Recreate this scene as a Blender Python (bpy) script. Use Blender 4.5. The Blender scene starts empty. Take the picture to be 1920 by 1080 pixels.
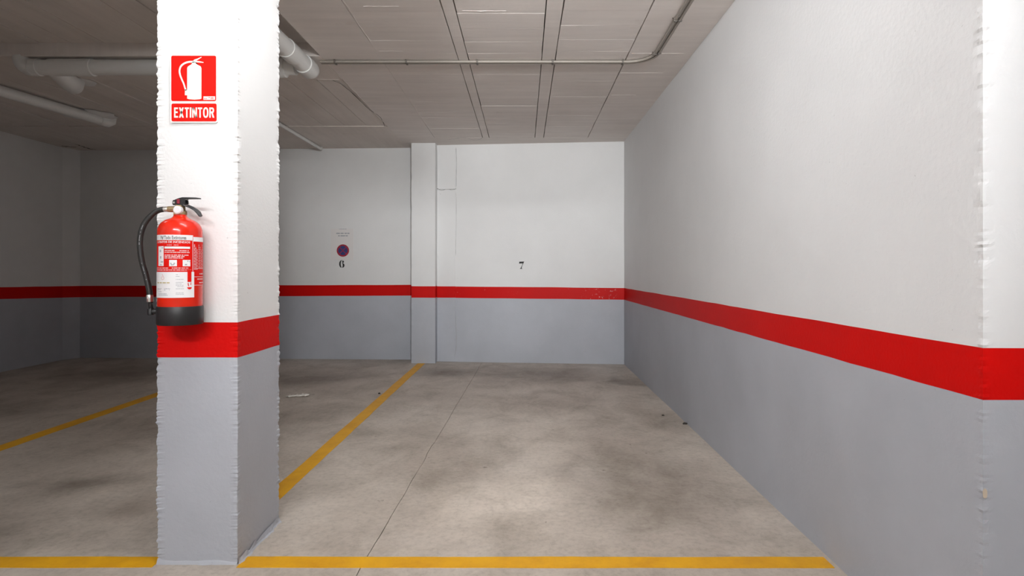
import bpy, bmesh, math, random
from mathutils import Vector, Matrix, noise

random.seed(7)
scene = bpy.context.scene
C = scene.collection
R = math.radians

# ------------------------------------------------------------------ camera
CAM_Z, F = 1.1, 1100.0
cd = bpy.data.cameras.new('camera'); cam = bpy.data.objects.new('camera', cd); C.objects.link(cam)
cam.location = (0, 0, CAM_Z); cam.rotation_euler = (R(90), 0, 0)
cd.sensor_fit = 'HORIZONTAL'; cd.sensor_width = 36.0; cd.lens = 36.0 * F / 1920
cd.shift_x = -22 / 1920; cd.shift_y = -35 / 1920
cd.clip_start = 0.02; cd.clip_end = 60
scene.camera = cam

# ------------------------------------------------------------------ world, exposure
w = bpy.data.worlds.new('world'); scene.world = w; w.use_nodes = True
w.node_tree.nodes['Background'].inputs[0].default_value = (0.9, 0.95, 1, 1)
w.node_tree.nodes['Background'].inputs[1].default_value = 0.0
vs = scene.view_settings
vs.view_transform = 'Standard'; vs.look = 'None'; vs.gamma = 1.0; vs.use_curve_mapping = False
vs.exposure = -0.05
# lamps out of view: lane ceiling battens (x, y, length, emission), floodlights added as fill (position, aim, power, cone, soft edge, radius)
# and tilted panels added as fill (position, facing, width, height, power)
BATTENS = [(-0.7, -1.3, 1.5, 135.0)]
FILL_FLOODS = [((0.62, -1.9, 2.42), (-0.30, 6.5, .75), 860.0, 48.0, 1.0), ((.74, -1.8, 1.9), (-0.15, 4.4, 2.52), 980.0, 42.0, 1.0), ((-2.7, 2.62, 2.55), (-2.7, 2.9, 0.0), 36.0, 110.0, 1.0)]
FILL_PANELS = [((-.50, 1.65, 2.4), (.15, .95, -.25), 1.0, .25, 20.0)]
LAMP_COL = (0.97, 0.985, 1.0)

FLOOR_Z, CEIL = 0.0, 2.58

def px(x, y, Y):                       # photo pixel at distance Y -> world point
    return Vector(((x - 982) * Y / F, Y, CAM_Z + (505 - y) * Y / F))

# ------------------------------------------------------------------ materials
def mat(name):
    m = bpy.data.materials.new(name); m.use_nodes = True
    nt = m.node_tree; b = nt.nodes['Principled BSDF']
    return m, nt, b
def node(nt, t, **kw):
    n = nt.nodes.new(t)
    for k, v in kw.items(): setattr(n, k, v)
    return n
def plain(name, col, rough=0.5, metal=0.0, coat=0.0, emit=None, spec=.5):
    m, nt, b = mat(name)
    b.inputs['Base Color'].default_value = (*col, 1); b.inputs['Roughness'].default_value = rough
    b.inputs['Metallic'].default_value = metal; b.inputs['Specular IOR Level'].default_value = spec; b.inputs['Coat Weight'].default_value = coat
    if emit:
        b.inputs['Emission Color'].default_value = (*col, 1); b.inputs['Emission Strength'].default_value = emit
    return m
def nse(nt, vec, scale, detail=4, rough=0.6, dist=0.0):
    n = node(nt, 'ShaderNodeTexNoise'); n.inputs['Scale'].default_value = scale
    n.inputs['Detail'].default_value = detail; n.inputs['Roughness'].default_value = rough
    n.inputs['Distortion'].default_value = dist
    nt.links.new(vec, n.inputs['Vector']); return n.outputs['Fac']
def ramp(nt, fac, stops):
    r = node(nt, 'ShaderNodeValToRGB'); e = r.color_ramp.elements
    while len(e) < len(stops): e.new(0.5)
    for i, (p, c) in enumerate(stops):
        e[i].position = p; e[i].color = (*c, 1) if len(c) == 3 else c
    nt.links.new(fac, r.inputs[0]); return r.outputs[0]
def mix(nt, fac, a, b, mode='MIX'):
    n = node(nt, 'ShaderNodeMix', data_type='RGBA', blend_type=mode)
    for val, idx in ((fac, 0), (a, 6), (b, 7)):
        if isinstance(val, (int, float)): n.inputs[idx].default_value = val
        elif isinstance(val, tuple): n.inputs[idx].default_value = (*val, 1)
        else: nt.links.new(val, n.inputs[idx])
    return n.outputs[2]
def math_(nt, op, a, b=None, c=None):
    n = node(nt, 'ShaderNodeMath', operation=op)
    for i, v in enumerate((a, b, c)):
        if v is None: continue
        if isinstance(v, (int, float)): n.inputs[i].default_value = v
        else: nt.links.new(v, n.inputs[i])
    return n.outputs[0]
def pos(nt):
    return node(nt, 'ShaderNodeNewGeometry').outputs['Position']
def mapped(nt, vec, scale=(1, 1, 1), loc=(0, 0, 0)):
    m = node(nt, 'ShaderNodeMapping'); m.inputs['Scale'].default_value = scale; m.inputs['Location'].default_value = loc
    nt.links.new(vec, m.inputs['Vector']); return m.outputs['Vector']
def bump(nt, b, h, strength, dist=0.01):
    n = node(nt, 'ShaderNodeBump'); n.inputs['Strength'].default_value = strength; n.inputs['Distance'].default_value = dist
    nt.links.new(h, n.inputs['Height']); nt.links.new(n.outputs[0], b.inputs['Normal'])

def paint(name, col, rough=0.55, vary=0.05, bstr=0.35, fine=90, wear=None, spec=.35):
    """roller-painted plaster: faint cloudiness, pinholes, orange-peel relief, optional worn flecks"""
    m, nt, b = mat(name); p = pos(nt)
    lo = tuple(c * (1 - vary) for c in col)
    base = ramp(nt, nse(nt, p, 1.7, 5), [(0.35, lo), (0.65, col)])
    pin = ramp(nt, nse(nt, p, 60, 2, .5), [(0.20, (.6, .6, .6)), (0.235, (1, 1, 1))])
    base = mix(nt, 0.6, base, pin, 'MULTIPLY')
    if wear:
        wcol, zone = wear
        fl = ramp(nt, nse(nt, p, 34, 6, .75), [(0.60, (0, 0, 0)), (0.66, (1, 1, 1))])
        zn = ramp(nt, nse(nt, mapped(nt, p, (1, 1, .6), (zone, 0, 0)), 2.6, 3), [(0.5, (0, 0, 0)), (0.66, (1, 1, 1))])
        base = mix(nt, mix(nt, 1.0, fl, zn, 'MULTIPLY'), base, wcol)
    nt.links.new(base, b.inputs['Base Color']); b.inputs['Roughness'].default_value = rough
    b.inputs['Specular IOR Level'].default_value = spec
    h = mix(nt, 0.5, nse(nt, p, fine, 3, .55), nse(nt, p, 7, 4, .5))
    bump(nt, b, h, bstr, 0.006)
    return m

WHITE = paint('white_wall_paint', (0.775, 0.775, 0.77), .6, bstr=.22)
WHITE_ROUGH = paint('white_textured_paint', (0.76, 0.765, 0.77), .6, .04, .45, 55)
DADO = paint('blue_grey_wall_paint', (0.46, 0.48, 0.525), .5, .10, .25, 60)
RED = paint('red_band_paint', (0.62, 0.003, 0.002), .5, .08, .3, 80, spec=.12)
RED_WORN = paint('worn_red_band_paint', (0.62, 0.003, 0.002), .42, .08, .3, 80, wear=((0.70, 0.50, 0.48), 0.0), spec=.12)
RED_CHIP = paint('chipped_red_band_paint', (0.62, 0.003, 0.002), .45, .1, .4, 80, wear=((0.74, 0.62, 0.60), 3.7), spec=.12)
PVC = paint('white_pvc', (0.80, 0.80, 0.78), .4, .06, .1, 40)
CONDUIT = plain('grey_conduit_plastic', (0.30, 0.27, 0.235), .5)
CLIP = plain('dark_clip_plastic', (0.12, 0.105, 0.09), .5)

def concrete_ceiling(name, col=(0.87, 0.815, 0.78), axis=0):
    m, nt, b = mat(name); p = pos(nt)
    oi = node(nt, 'ShaderNodeObjectInfo').outputs['Random']
    st = mapped(nt, p, (0.6, 7, 1) if axis == 0 else (7, 0.6, 1))
    c1 = ramp(nt, nse(nt, st, 2.2, 6), [(0.3, tuple(c * .90 for c in col)), (0.7, col)])
    c2 = ramp(nt, nse(nt, p, 1.3, 5), [(0.3, (.90, .89, .88)), (0.68, (1.0, 1.0, 1.0))])
    c = mix(nt, 1.0, c1, c2, 'MULTIPLY')
    tint = ramp(nt, oi, [(0, (.965, .962, .958)), (1, (1, 1, 1))])
    c = mix(nt, 1.0, c, tint, 'MULTIPLY')
    blot = ramp(nt, nse(nt, p, 3.5, 5, .7), [(0.62, (1, 1, 1)), (0.8, (.88, .86, .83))])
    c = mix(nt, 1.0, c, blot, 'MULTIPLY')
    nt.links.new(c, b.inputs['Base Color']); b.inputs['Roughness'].default_value = 0.85
    b.inputs['Specular IOR Level'].default_value = .2
    bump(nt, b, mix(nt, .5, nse(nt, st, 22, 5, .6), nse(nt, p, 45, 3)), .3, .004)
    return m
CEIL_X = concrete_ceiling('board_marked_concrete_across', axis=0)
CEIL_Y = concrete_ceiling('board_marked_concrete_along', axis=1, col=(0.84, 0.78, 0.735))
GROOVE = plain('dark_joint_void', (0.05, 0.045, 0.04), .9)

def floor_material():
    m, nt, b = mat('worn_concrete_floor'); p = pos(nt)
    big = nse(nt, p, 0.9, 6, .62, .3)
    mid = nse(nt, mapped(nt, p, (1, .75, 1)), 3.1, 8, .68, .5)
    fine = nse(nt, p, 38, 6, .7)
    col = ramp(nt, big, [(0.30, (.39, .342, .292)), (0.5, (.52, .462, .40)), (0.70, (.59, .535, .475))])
    col = mix(nt, 1.0, col, ramp(nt, mid, [(0.30, (.74, .73, .71)), (0.52, (1, 1, 1)), (0.74, (1.12, 1.11, 1.10))]), 'MULTIPLY')
    col = mix(nt, 1.0, col, ramp(nt, fine, [(0.26, (.76, .75, .74)), (0.5, (1, 1, 1)), (0.78, (1.12, 1.12, 1.12))]), 'MULTIPLY')
    # oil and tyre stains, scrubbed light patches: own shapes with ragged outlines
    nx = node(nt, 'ShaderNodeTexNoise'); nx.inputs['Scale'].default_value = 2.4; nx.inputs['Detail'].default_value = 6
    nt.links.new(p, nx.inputs['Vector'])
    warp = node(nt, 'ShaderNodeVectorMath', operation='MULTIPLY_ADD')
    sub = node(nt, 'ShaderNodeVectorMath', operation='SUBTRACT'); nt.links.new(nx.outputs['Color'], sub.inputs[0]); sub.inputs[1].default_value = (.5, .5, .5)
    nt.links.new(sub.outputs[0], warp.inputs[0]); warp.inputs[1].default_value = (.75, .75, 0); nt.links.new(p, warp.inputs[2])
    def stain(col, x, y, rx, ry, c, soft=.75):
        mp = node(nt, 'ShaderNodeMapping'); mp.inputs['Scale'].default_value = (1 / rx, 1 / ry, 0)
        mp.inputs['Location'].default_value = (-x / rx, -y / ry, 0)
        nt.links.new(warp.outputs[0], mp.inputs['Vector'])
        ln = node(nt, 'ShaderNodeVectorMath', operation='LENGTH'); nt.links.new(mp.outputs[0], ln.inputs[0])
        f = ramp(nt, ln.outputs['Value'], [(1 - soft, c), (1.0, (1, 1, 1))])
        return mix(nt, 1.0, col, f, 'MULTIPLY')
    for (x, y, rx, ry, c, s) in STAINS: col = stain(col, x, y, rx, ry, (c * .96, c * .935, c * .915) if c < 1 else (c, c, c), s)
    # small dark spots and pale scuffs
    spots = ramp(nt, nse(nt, p, 17, 3, .5), [(0.245, (.55, .53, .52)), (0.285, (1, 1, 1))])
    col = mix(nt, 1.0, col, spots, 'MULTIPLY')
    vor = node(nt, 'ShaderNodeTexNoise'); vor.inputs['Scale'].default_value = 9; vor.inputs['Detail'].default_value = 8; vor.inputs['Distortion'].default_value = 2.2
    vor.inputs['Roughness'].default_value = .8
    nt.links.new(mapped(nt, p, (.6, 1.3, 1)), vor.inputs['Vector'])
    sc = ramp(nt, vor.outputs['Fac'], [(0.66, (0, 0, 0)), (0.74, (.55, .55, .55))])
    col = mix(nt, sc, col, (.60, .57, .53))
    nt.links.new(col, b.inputs['Base Color'])
    rg = ramp(nt, mid, [(0.3, (.62, .62, .62)), (.7, (.42, .42, .42))]); nt.links.new(rg, b.inputs['Roughness'])
    b.inputs['Specular IOR Level'].default_value = .4
    bump(nt, b, mix(nt, .5, fine, mid), .25, .004)
    return m
# x, y, radius x, radius y, multiplier, softness
STAINS = [(-0.85, 6.25, .55, .45, .62, .8), (0.35, 6.05, .75, .55, .70, .8), (1.0, 5.75, .28, .22, .66, .7),
          (0.25, 4.9, .5, .4, .82, .8), (0.62, 2.95, .50, .75, .66, .75), (0.55, 3.7, .35, .6, .82, .9),
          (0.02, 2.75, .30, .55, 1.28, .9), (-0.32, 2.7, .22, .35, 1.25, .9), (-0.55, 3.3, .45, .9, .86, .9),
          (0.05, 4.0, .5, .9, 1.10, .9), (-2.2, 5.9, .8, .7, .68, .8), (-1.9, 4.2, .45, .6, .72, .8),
          (-2.3, 3.0, .25, .28, .70, .8), (-1.75, 2.75, .28, .25, .75, .8), (-2.6, 4.1, .6, .7, .78, .8),
          (-4.2, 6.2, .9, .7, .7, .8), (-1.6, 3.3, .3, .3, .78, .8), (0.95, 4.4, .2, .9, .88, .8)]
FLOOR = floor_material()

def line_material():
    m, nt, b = mat('yellow_line_paint'); p = pos(nt)
    c = ramp(nt, nse(nt, p, 6, 6, .7), [(0.3, (.66, .31, .004)), (.6, (.80, .41, .004))])
    worn = ramp(nt, nse(nt, p, 30, 7, .8), [(0.68, (0, 0, 0)), (0.78, (.7, .7, .7))])
    c = mix(nt, worn, c, (.36, .27, .16))
    nt.links.new(c, b.inputs['Base Color']); b.inputs['Roughness'].default_value = .5
    bump(nt, b, nse(nt, p, 60, 4), .2, .003)
    return m
YELLOW = line_material()

# ------------------------------------------------------------------ object helpers
def link(o, parent=None):
    C.objects.link(o)
    if parent is not None: o.parent = parent
    return o
def mesh_obj(name, verts, faces, m, parent=None, smooth=False):
    me = bpy.data.meshes.new(name); me.from_pydata([tuple(v) for v in verts], [], faces); me.update()
    if m: me.materials.append(m)
    if smooth:
        for f in me.polygons: f.use_smooth = True
    return link(bpy.data.objects.new(name, me), parent)
def bm_obj(name, bm, m, parent=None, smooth=False, angle=None):
    bmesh.ops.recalc_face_normals(bm, faces=bm.faces)
    me = bpy.data.meshes.new(name); bm.to_mesh(me); bm.free()
    if m: me.materials.append(m)
    if smooth:
        for f in me.polygons: f.use_smooth = True
        if angle: me.set_sharp_from_angle(angle=R(angle))
    return link(bpy.data.objects.new(name, me), parent)
def empty(name, loc=(0, 0, 0)):
    o = bpy.data.objects.new(name, None); o.location = loc; o.empty_display_size = .1
    C.objects.link(o); return o
def tag(o, label=None, cat=None, group=None, kind=None):
    if label: o['label'] = label
    if cat: o['category'] = cat
    if group: o['group'] = group
    if kind: o['kind'] = kind
    return o
def box_bm(x0, x1, y0, y1, z0, z1, bev=0.0, seg=2, bm=None):
    b = bmesh.new()
    bmesh.ops.create_cube(b, size=1, matrix=Matrix.Translation(((x0 + x1) / 2, (y0 + y1) / 2, (z0 + z1) / 2)) @ Matrix.Diagonal((x1 - x0, y1 - y0, z1 - z0, 1)))
    if bev: bmesh.ops.bevel(b, geom=b.edges[:], offset=bev, segments=seg, affect='EDGES', profile=.6)
    if bm is not None:
        me = bpy.data.meshes.new('t'); b.to_mesh(me); bm.from_mesh(me); bpy.data.meshes.remove(me); b.free(); return bm
    return b
def tube(bm, pts, r, seg=14, cap=True):
    pts = [Vector(p) for p in pts]; n = len(pts)
    rr = r if isinstance(r, (list, tuple)) else [r] * n
    tan = []
    for i in range(n):
        t = pts[min(i + 1, n - 1)] - pts[max(i - 1, 0)]; tan.append(t.normalized())
    up = Vector((0, 0, 1)) if abs(tan[0].z) < .9 else Vector((1, 0, 0))
    a = tan[0].cross(up).normalized(); rings = []
    for i in range(n):
        a = (a - tan[i] * a.dot(tan[i])).normalized(); b = tan[i].cross(a)
        rings.append([bm.verts.new(pts[i] + (a * math.cos(k * 2 * math.pi / seg) + b * math.sin(k * 2 * math.pi / seg)) * rr[i]) for k in range(seg)])
    for i in range(n - 1):
        for k in range(seg):
            bm.faces.new((rings[i][k], rings[i][(k + 1) % seg], rings[i + 1][(k + 1) % seg], rings[i + 1][k]))
    if cap:
        bm.faces.new(rings[0][::-1]); bm.faces.new(rings[-1])
    return bm
def bezier(ctrl, n=40):                # Catmull-Rom through control points
    P = [Vector(c) for c in ctrl]; P = [2 * P[0] - P[1]] + P + [2 * P[-1] - P[-2]]; out = []
    for i in range(1, len(P) - 2):
        for k in range(n):
            t = k / n; a, b, c, d = P[i - 1:i + 3]
            out.append(.5 * ((2 * b) + (c - a) * t + (2 * a - 5 * b + 4 * c - d) * t * t + (3 * b - a - 3 * c + d) * t ** 3))
    out.append(P[-2]); return out
def lathe(bm, prof, seg=48, c=(0, 0, 0)):
    rings = []
    for r, z in prof:
        if r < 1e-5: rings.append([bm.verts.new((c[0], c[1], c[2] + z))])
        else: rings.append([bm.verts.new((c[0] + r * math.cos(k * 2 * math.pi / seg), c[1] + r * math.sin(k * 2 * math.pi / seg), c[2] + z)) for k in range(seg)])
    for a, b in zip(rings, rings[1:]):
        for k in range(seg):
            k2 = (k + 1) % seg
            if len(a) == 1 and len(b) == 1: continue
            if len(a) == 1: bm.faces.new((a[0], b[k], b[k2]))
            elif len(b) == 1: bm.faces.new((a[k], b[0], a[k2]))
            else: bm.faces.new((a[k], b[k], b[k2], a[k2]))
    return bm
def n1(x, seed, f=1.0): return noise.noise(Vector((x * f, seed * 17.31, seed * 3.7)))

def rough_wall(name, prof, zones, step=.09, dz=.03, rough=None, amp=.0035, ripple=.0012, top_wobble=.0, cap_bottom=False, seed=1.0, parent=None, chip=.5, root=None):
    """Extrudes a closed counter-clockwise plan outline upward. zones = [(part name, material, zlo(x,y), zhi(x,y))];
    corners listed in `rough` get lumpy, chipped plaster edges. First zone is the object itself unless root is given."""
    rough = rough or {}
    pts = []                                       # (x, y, nx, ny, roughness weight, corner id)
    n = len(prof)
    for i in range(n):
        a, b = Vector(prof[i]), Vector(prof[(i + 1) % n]); d = b - a; L = d.length; t = d / L; nr = Vector((t.y, -t.x))
        pa, pb = Vector(prof[i - 1]), a
        tp = (pb - pa).normalized(); bis = (nr + Vector((tp.y, -tp.x))).normalized()
        ca = rough.get(i, 0)
        pts.append((a.x, a.y, bis.x, bis.y, ca, i))
        cb = rough.get((i + 1) % n, 0)
        inner = []
        if ca: inner += [.006, .016, .03]
        if cb: inner += [L - .03, L - .016, L - .006]
        k = max(1, int(L / step))
        if step < 50: inner += [L * j / k for j in range(1, k)]
        for s in sorted(set(round(v, 4) for v in inner if .004 < v < L - .004)):
            wgt = 0
            if ca: wgt = max(wgt, ca * max(0, 1 - s / .022))
            if cb: wgt = max(wgt, cb * max(0, 1 - (L - s) / .022))
            q = a + t * s
            pts.append((q.x, q.y, nr.x, nr.y, wgt, i if s < L / 2 else (i + 1) % n))
    objs = []
    for zi, (pn, m, zlo, zhi) in enumerate(zones):
        f0 = zlo if callable(zlo) else (lambda x, y, v=zlo: v)
        f1 = zhi if callable(zhi) else (lambda x, y, v=zhi: v)
        h = f1(prof[0][0], prof[0][1]) - f0(prof[0][0], prof[0][1])
        nz = max(1, int(h / dz)); verts = []; np_ = len(pts)
        for j in range(nz + 1):
            for (x, y, nx, ny, wg, cid) in pts:
                z0, z1 = f0(x, y), f1(x, y)
                # painted edges wander a little
                wob0 = 0 if zi == 0 else .0022 * n1(x + y * 1.3, seed + zi, 4.0)
                wob1 = 0 if zi == len(zones) - 1 else .0022 * n1(x + y * 1.3, seed + zi + 1, 4.0)
                z = (z0 + wob0) + (z1 + wob1 - z0 - wob0) * j / nz
                dsp = ripple * noise.noise(Vector((x * 2.1, y * 2.1, z * 2.1 + seed)))
                if wg:
                    v = .55 * n1(z, seed + cid, 16) + .9 * n1(z, seed + cid + 9, 60) + 1.1 * n1(z, seed + cid + 5, 135)
                    ch = n1(z, seed + cid + 30, 9)
                    if ch > .45: v -= chip * (ch - .45) * 9
                    dsp += amp * wg * v * (.45 + .9 * abs(n1(z, seed + cid + 50, 5)))
                verts.append((x + nx * dsp, y + ny * dsp, z))
        faces = []
        for j in range(nz):
            for k in range(np_):
                k2 = (k + 1) % np_
                faces.append((j * np_ + k, j * np_ + k2, (j + 1) * np_ + k2, (j + 1) * np_ + k))
        if zi == len(zones) - 1: faces.append(tuple(nz * np_ + k for k in range(np_)))
        if zi == 0: faces.append(tuple(reversed(range(np_))))
        objs.append((pn, verts, faces, m))
    if root is None:                                # the last (upper) zone carries the thing, others are its parts
        pn, v, f, m = objs[-1]; o = mesh_obj(name, v, f, m)
        for pn, v, f, m in objs[:-1]: mesh_obj(pn, v, f, m, o)
        return o
    for pn, v, f, m in objs: mesh_obj(pn, v, f, m, root)
    return root
def struct(o): o['kind'] = 'structure'; return o

# ------------------------------------------------------------------ floor
# two slabs meeting in a ragged open joint, over a dark sub-base
fl = struct(mesh_obj('floor', [(-6, -7, -.05), (4.4, -7, -.05), (4.4, 7.8, -.05), (-6, 7.8, -.05)], [(0, 1, 2, 3)], GROOVE))
jy = [-7 + i * .05 for i in range(297)]
def jx(y): return -.60 + (y - 2.18) * .0222 + .006 * n1(y, 3, 2.0) + .003 * n1(y, 4, 11) + (.018 * n1(y, 8, 3) if 3.3 < y < 3.7 else 0)
def slab(side):
    v = []; f = []
    for y in jy:
        g = .0013 + .0012 * n1(y, 6 + side, 5)
        x = jx(y) + side * max(.0004, g); e = 4.4 if side > 0 else -6.0
        v += [(x, y, 0), (e, y, 0), (x, y, -.04), (e, y, -.04)]
    for i in range(len(jy) - 1):
        a, b = i * 4, i * 4 + 4
        top = (a, a + 1, b + 1, b) if side > 0 else (a, b, b + 1, a + 1)
        ed = (a, b, b + 2, a + 2) if side > 0 else (a, a + 2, b + 2, b)
        f += [top, ed]
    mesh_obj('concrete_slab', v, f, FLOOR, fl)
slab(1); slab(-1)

def floor_line(name, poly, label, seed):
    """painted line: slightly raised film with wandering edges"""
    (x0, y0), (x1, y1), wd = poly
    a, b = Vector((x0, y0)), Vector((x1, y1)); d = b - a; L = d.length; t = d / L; nn = Vector((-t.y, t.x))
    k = int(L / .03); v = []; f = []
    for i in range(k + 1):
        q = a + d * i / k; s = L * i / k
        l = wd / 2 + .0035 * n1(s, seed, 3) + .0015 * n1(s, seed + 2, 18); r = wd / 2 + .0035 * n1(s, seed + 5, 3) + .0015 * n1(s, seed + 7, 18)
        for z in (.0016, -.002):
            v.append((q.x + nn.x * l, q.y + nn.y * l, z)); v.append((q.x - nn.x * r, q.y - nn.y * r, z))
    for i in range(k):
        a_, b_ = i * 4, i * 4 + 4
        f += [(a_, a_ + 1, b_ + 1, b_), (a_, b_, b_ + 2, a_ + 2), (a_ + 1, a_ + 3, b_ + 3, b_ + 1)]
    f += [(0, 2, 3, 1), (k * 4, k * 4 + 1, k * 4 + 3, k * 4 + 2)]
    return tag(mesh_obj(name, v, f, YELLOW), label, 'floor line', 'yellow parking lines')
floor_line('parking_line', ((-1.06, 2.203), (1.145, 2.200), .082), 'yellow line across the front of bay 7, from pillar foot to right wall', 1)
floor_line('parking_line', ((-4.9, 2.203), (-1.372, 2.203), .082), 'yellow line across the floor at bottom left, ending at the pillar', 11)
floor_line('parking_line', ((-1.212, 2.58), (-1.196, 6.86), .088), 'yellow line running back from the pillar to the pilaster, left edge of bay 7', 21)
floor_line('parking_line', ((-3.22, 2.26), (-3.22, 7.17), .105), 'dim yellow line slanting across the dark floor left of the pillar', 31)

# ------------------------------------------------------------------ walls (plan outlines counter-clockwise)
H = CEIL + .02
def lin(p, q, axis=1):                 # linear height along an axis
    (a, za), (b, zb) = p, q
    return lambda x, y: za + ((y if axis else x) - a) / (b - a) * (zb - za)
# right wall with its outer corner beside the camera
wr_lo = lambda x, y: .769 - .021 * max(0, min(1, (y - 1.48) / 5.3))
wr_hi = lambda x, y: .900 - .016 * max(0, min(1, (y - 1.48) / 5.3))
struct(rough_wall('wall_right', [(1.162, 6.95), (1.162, 1.4845), (4.3, 1.4845), (4.3, 1.75), (1.45, 1.75), (1.45, 6.95)],
    [('dado', DADO, -.02, wr_lo), ('painted_band', RED, wr_lo, wr_hi), ('upper_plaster', WHITE_ROUGH, wr_hi, H)],
    step=.12, dz=.008, rough={1: 1.0}, amp=.0065, ripple=.0025, seed=2, chip=.5))
# rear wall of bay 7
wb_lo = lin((-1.1, .763), (1.16, .748), 0); wb_hi = lin((-1.1, .898), (1.16, .884), 0)
struct(rough_wall('wall_back', [(-1.06, 7.00), (1.20, 6.787), (1.20, 7.3), (-1.06, 7.3)],
    [('dado', DADO, -.02, wb_lo), ('painted_band', RED_WORN, wb_lo, wb_hi), ('upper_plaster', WHITE, wb_hi, H)], step=.1, dz=.04, ripple=.004, seed=3))
# rear wall of the left bays, and the long left wall with its chamfered corner
wl_lo = lin((-1.3, .780), (-5.5, .754), 0); wl_hi = lin((-1.3, .911), (-5.5, .894), 0)
struct(rough_wall('wall_back_left', [(-5.52, 7.30), (-1.20, 7.145), (-1.20, 7.45), (-5.52, 7.6)],
    [('dado', DADO, -.02, wl_lo), ('painted_band', RED, wl_lo, wl_hi), ('upper_plaster', WHITE, wl_hi, H)], step=.2, dz=.05, ripple=.004, seed=4))
struct(rough_wall('wall_left', [(-5.60, 1.5), (-5.60, 7.12), (-5.52, 7.30), (-5.52, 7.6), (-6.0, 7.6), (-6.0, 1.5)][::-1],
    [('dado', DADO, -.02, lambda x, y: .790 - .036 * max(0, min(1, (y - 6) / 1.2))), ('painted_band', RED, lambda x, y: .790 - .036 * max(0, min(1, (y - 6) / 1.2)), lambda x, y: .912 - .018 * max(0, min(1, (y - 6) / 1.2))),
     ('upper_plaster', WHITE, lambda x, y: .912 - .018 * max(0, min(1, (y - 6) / 1.2)), H)], step=.2, dz=.05, ripple=.004, seed=5))
# the driving lane where the camera stands: added wall on the left to keep the left bays dark, lane end on the right, wall behind
LX, LY = -1.88, 1.90
struct(rough_wall('wall_lane_left_blocker', [(-6.0, 1.5), (LX - .3, 1.5), (LX - .3, -6.6), (LX, -6.6), (LX, LY), (-6.0, LY)],
    [('dado', DADO, -.02, .77), ('painted_band', RED, .77, .90), ('upper_plaster', WHITE, .90, H)], step=.3, dz=.1, seed=6))
struct(rough_wall('wall_lane_right', [(4.0, -6.6), (4.3, -6.6), (4.3, 1.5), (4.0, 1.5)],
    [('dado', DADO, -.02, .77), ('painted_band', RED, .77, .90), ('upper_plaster', WHITE, .90, H)], step=.3, dz=.1, seed=7))
struct(rough_wall('wall_lane_behind', [(4.3, -6.6), (LX - .3, -6.6), (LX - .3, -6.9), (4.3, -6.9)],
    [('dado', DADO, -.02, .77), ('painted_band', RED, .77, .90), ('upper_plaster', WHITE, .90, H)], step=.3, dz=.1, seed=8))

# pilaster between bays 6 and 7
pil = empty('wall_pilaster', (-1.17, 6.87, 0))
P = lambda L: [(x + 1.17, y - 6.87) for x, y in L]
rough_wall('x', P([(-1.315, 6.865), (-1.035, 6.865), (-1.035, 7.16), (-1.315, 7.16)]),
    [('dado', DADO, 0, .768), ('painted_band', RED, .768, .903), ('upper_shaft', WHITE, .903, CEIL - .001)], step=.1, dz=.02, rough={0: 1, 1: .7}, amp=.0035, seed=12, root=pil)
tag(pil, 'narrow square wall pilaster between the painted numbers 6 and 7', 'pilaster')
# plastered chase strip beside the pilaster, cracked in two
st = empty('plaster_strip', (-.925, 6.985, 0))
Q = lambda L: [(x + .925, y - 6.985) for x, y in L]
rough_wall('x', Q([(-1.030, 6.984), (-.812, 6.966), (-.812, 7.03), (-1.030, 7.03)]),
    [('dado', DADO, 0.004, .763), ('painted_band', RED_CHIP, .763, .898), ('upper_plaster', WHITE, .898, 2.045)], step=.05, dz=.02, rough={0: .6, 1: .8}, amp=.004, ripple=.003, seed=14, root=st)
rough_wall('x', Q([(-1.030, 6.980), (-.812, 6.962), (-.812, 7.03), (-1.030, 7.03)]),
    [('upper_plaster', WHITE, lambda x, y: 2.052 + .006 * n1(x, 2, 25), 2.535)], step=.02, dz=.03, rough={0: .5, 1: .5}, amp=.003, ripple=.003, seed=15, root=st)
tag(st, 'vertical plastered strip with a crack across it, right of the pilaster', 'plaster patch')

# ------------------------------------------------------------------ ceiling
ce = struct(bm_obj('ceiling', box_bm(-6.0, 4.4, -7, 7.8, CEIL + .13, CEIL + .25), CEIL_X))
def soffit(name, x0, x1, y0, y1, z=CEIL, m=CEIL_X, bev=.0, top=CEIL + .131):
    return bm_obj(name, box_bm(x0, x1, y0, y1, z, top, bev, 1), m, ce)
soffit('lane_soffit', -6, 4.4, -7, 2.3)
soffit('smooth_strip', -1.41, -1.005, 2.3, 6.6)
soffit('rear_strip', -1.41, 1.3, 6.6, 7.6)
soffit('rear_strip', -6, -1.41, 6.08, 7.8, m=CEIL_Y)
soffit('cross_beam', -6, -1.41, 4.07, 4.57, m=CEIL_Y, bev=.004)
# joists: narrow concrete ribs between the panels
soffit('joist', -.458, -.392, 2.3, 6.6); soffit('joist', .129, .219, 2.3, 6.6)
soffit('edge_strip', .722, 1.3, 2.3, 6.6)
# dark void above the open joints
bm_obj('joint_void', box_bm(-1.0, .73, 2.3, 6.61, CEIL + .05, CEIL + .06), GROOVE, ce)
bm_obj('joint_void', box_bm(-6.0, -1.42, 2.3, 4.06, CEIL + .121, CEIL + .129), GROOVE, ce)
bm_obj('joint_void', box_bm(-6.0, -1.42, 4.58, 6.07, CEIL + .04, CEIL + .05), GROOVE, ce)
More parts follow.
